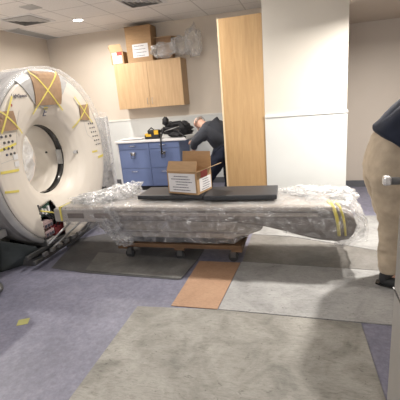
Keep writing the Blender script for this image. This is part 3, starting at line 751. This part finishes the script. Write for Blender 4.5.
# ---------------------------------------------------------------- people
def skin(name, verts, edges, root, m, parent, sub=2, wrinkle=0, wf=9, fold=(1, 1, 1)):
    me = bpy.data.meshes.new(name); me.from_pydata([v[0] for v in verts], [], edges)
    o = bpy.data.objects.new(name, me); C.objects.link(o)
    md = o.modifiers.new('s', 'SKIN'); md.use_smooth_shade = True
    sv = me.skin_vertices[0].data
    for i, v in enumerate(verts):
        r = v[1]; sv[i].radius = (r, r) if not isinstance(r, tuple) else r; sv[i].use_root = (i == root)
    sb = o.modifiers.new('b', 'SUBSURF'); sb.levels = sub; sb.render_levels = sub
    dg = bpy.context.evaluated_depsgraph_get(); dg.update()
    ev = bpy.data.meshes.new_from_object(o.evaluated_get(dg))
    bpy.data.objects.remove(o)
    mb = MB(); mb.bm.from_mesh(ev); bpy.data.meshes.remove(ev)
    if wrinkle:
        mb.bm.normal_update()
        for q in mb.bm.verts:
            p = V((q.co.x * fold[0], q.co.y * fold[1], q.co.z * fold[2]))
            q.co += q.normal * wrinkle * (noise.noise(p * wf) + .8 * abs(noise.noise(p * wf * 1.9 + V((3, 1, 7)))) - .3)
    for f in mb.bm.faces: f.smooth = True
    return mb.build(name, m, parent)

def chain(pts):
    return [(V(p), r) for p, r in pts]
def person(label, loc, J, mats, hairpts=None, group=None):
    """J: joint dict of positions"""
    t = thing('person', label, 'person', loc)
    sc = J.get('fat', 1)
    vs = []; es = []
    def add(p, r, par=None):
        vs.append((V(p), r)); i = len(vs) - 1
        if par is not None: es.append((par, i))
        return i
    pel = add(J['pelvis'], .095); sp = add(J['spine'], .10, pel); ch = add(J['chest'], .115, sp); nk = add(J['neck'], .058, ch)
    hb = add(J['head'] + (J['neck'] - J['head']) * .45, .062, nk); hd = add(J['head'], .088, hb); ht = add(J['head'] + (J['head'] - J['neck']).normalized() * .07, .072, hd)
    for s in ('L', 'R'):
        a = add(J['sh' + s], .05, ch); b = add(J['el' + s], .042, a); c = add(J['wr' + s], .027, b)
        h = add(J['wr' + s] + (J['ha' + s] - J['wr' + s]) * .55, (.036, .022), c)
        h2 = add(J['ha' + s], (.038, .018), h)
        f = J['hip' + s]; a = add(f, .075, pel); b = add(J['kn' + s], .056, a); c = add(J['an' + s], .028, b); d = add(J['toe' + s] - V((0, 0, .01)), .02, c)
    body = skin('body', vs, es, 0, mats['skin'], t)
    # fingers
    for s in ('L', 'R'):
        w, h = J['wr' + s], J['ha' + s]; d = (h - w).normalized(); side = d.cross(V((0, 0, 1)));
        side = side.normalized() if side.length > .1 else V((0, 1, 0)); dn = d.cross(side).normalized()
        if dn.z > 0: dn = -dn
        fv = []; fe = []
        for k, L in enumerate((.075, .085, .078, .06)):
            b0 = h + side * (k - 1.5) * .021 - d * .01
            i = len(fv); fv += [(b0, .0095), (b0 + d * L * .5 + dn * .008, .009), (b0 + d * L * .8 + dn * .028, .0082), (b0 + d * L * .9 + dn * .05, .007)]; fe += [(i, i + 1), (i + 1, i + 2), (i + 2, i + 3)]
            skin('finger', fv[i:], [(0, 1), (1, 2), (2, 3)], 0, mats['skin'], body, 1)
        b0 = w + d * .03 - side * .02
        skin('thumb', [(b0, .012), (b0 + d * .035 - side * .03 + dn * .01, .011), (b0 + d * .065 - side * .038 + dn * .025, .009)], [(0, 1), (1, 2)], 0, mats['skin'], body, 1)
    # face details
    up = (J['head'] - J['neck']).normalized(); fw = J['look'].normalized(); fw = (fw - up * fw.dot(up)).normalized(); sd = up.cross(fw)
    hc = J['head']
    MB().blob(hc + fw * .092 - up * .005, (.013, .013, .022), 2).build('nose', mats['skin'], body)
    for k in (-1, 1):
        MB().blob(hc + sd * .086 * k - up * .01, (.012, .02, .03), 2).build('ear', mats['skin'], body)
        MB().blob(hc + fw * .082 + sd * .032 * k + up * .018, (.010, .010, .008), 2).build('eye', 'white_plastic', body)
    MB().blob(hc + fw * .082 - up * .045, (.014, .014, .006), 2).build('mouth', 'red', body)
    # hair: cap on back of the head
    tb = bmesh.new(); bmesh.ops.create_icosphere(tb, subdivisions=4, radius=1); mb = MB()
    kill = []
    for q in tb.verts:
        d = q.co.copy(); a = d.dot(fw); b_ = d.dot(up)
        bald = mats.get('bald', 0)
        if a > .35 - .2 * (b_ < 0) or b_ < -.45 or (bald and b_ > -.05): kill.append(q)
        else: q.co = hc + up * .015 + V((d.x, d.y, d.z)) * (.094 + .004 * noise.noise(d * 14))
    bmesh.ops.delete(tb, geom=kill, context='VERTS'); mb.merge(tb, True); mb.build('hair', mats['hair'], t)
    # shirt
    add0 = add
    def add(p, r, par=None): return add0(p, r * sc, par)
    vs = []; es = []
    wb = J.get('waist', J['pelvis'] + (J['spine'] - J['pelvis']) * .35)
    b0 = add(wb, J.get('rw', .165)); b1 = add(J['spine'] + (J['chest'] - J['spine']) * .3, .16, b0); b2 = add(J['chest'], .175, b1); b3 = add(J['neck'] + (J['chest'] - J['neck']) * .25, .085, b2)
    for s in ('L', 'R'):
        a = add(J['sh' + s], .088, b2); b = add(J['sh' + s] + (J['el' + s] - J['sh' + s]) * .6, .070, a)
        if mats.get('long'): c = add(J['el' + s], .060, b); add(J['wr' + s] + (J['el' + s] - J['wr' + s]) * .12, .042, c)
        else: add(J['sh' + s] + (J['el' + s] - J['sh' + s]) * .85, .066, b)
    skin('shirt', vs, es, 1, mats['shirt'], t, 3, .012, 8)
    # trousers
    vs = []; es = []
    p0 = add(J['pelvis'], J.get('rp', .165)); p1 = add(J['pelvis'] + (J['spine'] - J['pelvis']) * .85, .14, p0)
    for s in ('L', 'R'):
        a = add(J['hip' + s] + (J['kn' + s] - J['hip' + s]) * .08, .128, p0); b = add(J['hip' + s] + (J['kn' + s] - J['hip' + s]) * .5, .110, a)
        c = add(J['kn' + s], .085, b); d = add(J['kn' + s] + (J['an' + s] - J['kn' + s]) * .55, .080, c); add(J['an' + s] + V((0, 0, .0)), .072, d)
    skin('trousers', vs, es, 0, mats['trousers'], t, 3, .013, 8, (1, 1, 2.2))
    # shoes
    for s in ('L', 'R'):
        an, to = J['an' + s], J['toe' + s]; d = V((to.x - an.x, to.y - an.y, 0)).normalized(); g = an.z - .09
        a0 = V((an.x, an.y, .045)) - d * .05
        sh = skin('shoe', [(a0, (.055, .05)), (a0 + d * .10, (.058, .052)), (a0 + d * .20, (.056, .042)), (a0 + d * .255, (.046, .034)), (a0 + d * .04 + V((0, 0, .07)), (.060, .060)), (a0 + d * .05 + V((0, 0, .15)), (.060, .060))], [(0, 1), (1, 2), (2, 3), (0, 4), (4, 5)], 1, mats['shoe'], t, 2)
        mb = MB(); mb.prism([(u, w) for u, w in [((a0 - d * .05 + d * .33 * (.5 - .5 * math.cos(PI * k / 12)) + V((-d.y, d.x, 0)) * .047 * sgn * math.sin(PI * min(1, max(.12, k / 12)) ** .8)).x, (a0 - d * .05 + d * .33 * (.5 - .5 * math.cos(PI * k / 12)) + V((-d.y, d.x, 0)) * .047 * sgn * math.sin(PI * min(1, max(.12, k / 12)) ** .8)).y) for sgn, rng in ((1, range(1, 12)), (-1, range(11, 0, -1))) for k in rng]], .001, .022, 'Z')
        mb.build('sole', 'black', sh)
    return t

J = dict(pelvis=V((.635, 2.88, 1.02)), spine=V((.76, 2.86, 1.23)), chest=V((.93, 2.84, 1.38)), neck=V((1.10, 2.82, 1.47)), head=V((1.22, 2.80, 1.53)), look=V((1, -.1, -.7)),
         shL=V((.93, 3.02, 1.40)), shR=V((.93, 2.66, 1.40)), elL=V((1.12, 3.08, 1.16)), elR=V((1.12, 2.58, 1.16)), wrL=V((1.30, 2.98, 1.06)), wrR=V((1.30, 2.66, 1.06)),
         haL=V((1.38, 2.97, 1.04)), haR=V((1.38, 2.67, 1.04)),
         hipL=V((.62, 2.99, .95)), hipR=V((.65, 2.79, .95)), knL=V((.72, 3.04, .53)), knR=V((.70, 2.79, .52)), anL=V((.90, 3.02, .10)), anR=V((.705, 2.80, .10)),
         toeL=V((1.02, 3.0, .05)), toeR=V((.87, 2.74, .05)), waist=V((.665, 2.87, 1.085)), rw=.148, fat=1.2)
for k in list(J):
    if isinstance(J[k], V) and k != 'look': J[k] = J[k] + V((-.07, 0, 0))
pr = person('person in navy shirt and khaki trousers bending away at the right edge', (.70, 2.88, 0), J,
            dict(skin='skin', hair='hair_brown', shirt='shirt_navy', trousers='khaki', shoe='dark'))
def belt_ring(c, ax, r0, r1, h):
    z = V(ax).normalized(); x = z.cross(V((0, 1, 0))).normalized(); y = z.cross(x); mb = MB(); n = 36; rings = []
    for rr, hh in ((1, -h), (1, h), (.95, h), (.95, -h)):
        rings.append([mb.v(V(c) + x * math.cos(2 * PI * k / n) * r0 * rr + y * math.sin(2 * PI * k / n) * r1 * rr + z * hh) for k in range(n)])
    for i in range(4):
        for k in range(n): mb.face([rings[i][k], rings[i][(k + 1) % n], rings[(i + 1) % 4][(k + 1) % n], rings[(i + 1) % 4][k]])
    return mb
box((.67, 2.64, 1.06), (.74, 2.685, 1.115), .008).build('belt_pouch', 'brown_leather', pr)

J = dict(pelvis=V((-1.10, 4.98, .80)), spine=V((-1.16, 4.97, .97)), chest=V((-1.26, 4.97, 1.08)), neck=V((-1.40, 5.0, 1.13)), head=V((-1.49, 5.05, 1.135)), look=V((-.5, .3, -1)),
         shL=V((-1.32, 4.80, 1.06)), shR=V((-1.20, 5.16, 1.10)), elL=V((-1.50, 4.82, .92)), elR=V((-1.42, 5.3, .95)), wrL=V((-1.54, 4.90, .80)), wrR=V((-1.62, 5.32, .90)),
         haL=V((-1.56, 4.95, .76)), haR=V((-1.68, 5.34, .89)),
         hipL=V((-1.12, 4.88, .76)), hipR=V((-1.06, 5.08, .76)), knL=V((-1.30, 4.90, .43)), knR=V((-1.00, 5.0, .43)), anL=V((-1.34, 4.92, .09)), anR=V((-.98, 5.02, .09)),
         toeL=V((-1.52, 4.94, .05)), toeR=V((-1.16, 5.06, .05)), waist=V((-1.11, 4.975, .86)), rw=.17, rp=.14, fat=1.08)
for k in list(J):
    if isinstance(J[k], V) and k != 'look' and k[:2] not in ('kn', 'an', 'to'): J[k] = J[k] + V((.07, 0, .02))
J['head'] = J['head'] + V((.02, 0, .03))
person('balding person in charcoal long-sleeved shirt stooping in front of the counter', (-1.1, 4.98, 0), J,
       dict(skin='skin', hair='hair', shirt='shirt_grey', trousers='trousers_navy', shoe='dark', long=True, bald=1))


# ---------------------------------------------------------------- camera
F, yaw, pitch, roll, Hc = 364.973, .2857, .2679, -.0841, 1.50
cam = bpy.data.cameras.new('camera'); cam.sensor_fit = 'HORIZONTAL'; cam.sensor_width = 36; cam.lens = F / 400 * 36; cam.clip_start = .02
co = bpy.data.objects.new('camera', cam); C.objects.link(co)
f = V((-math.sin(yaw) * math.cos(pitch), math.cos(yaw) * math.cos(pitch), -math.sin(pitch))); r = V((math.cos(yaw), math.sin(yaw), 0)); u = r.cross(f)
r2 = r * math.cos(roll) + u * math.sin(roll); u2 = -r * math.sin(roll) + u * math.cos(roll)
mw = Matrix(((r2.x, u2.x, -f.x, 0), (r2.y, u2.y, -f.y, 0), (r2.z, u2.z, -f.z, Hc), (0, 0, 0, 1)))
co.matrix_world = mw
bpy.context.scene.camera = co
w = bpy.data.worlds.new('world'); bpy.context.scene.world = w; w.use_nodes = True
w.node_tree.nodes['Background'].inputs[0].default_value = (.8, .85, .9, 1); w.node_tree.nodes['Background'].inputs[1].default_value = .3
vs = bpy.context.scene.view_settings; vs.view_transform = 'Standard'; vs.look = 'None'; vs.gamma = 1; vs.exposure = -.18; vs.use_curve_mapping = False
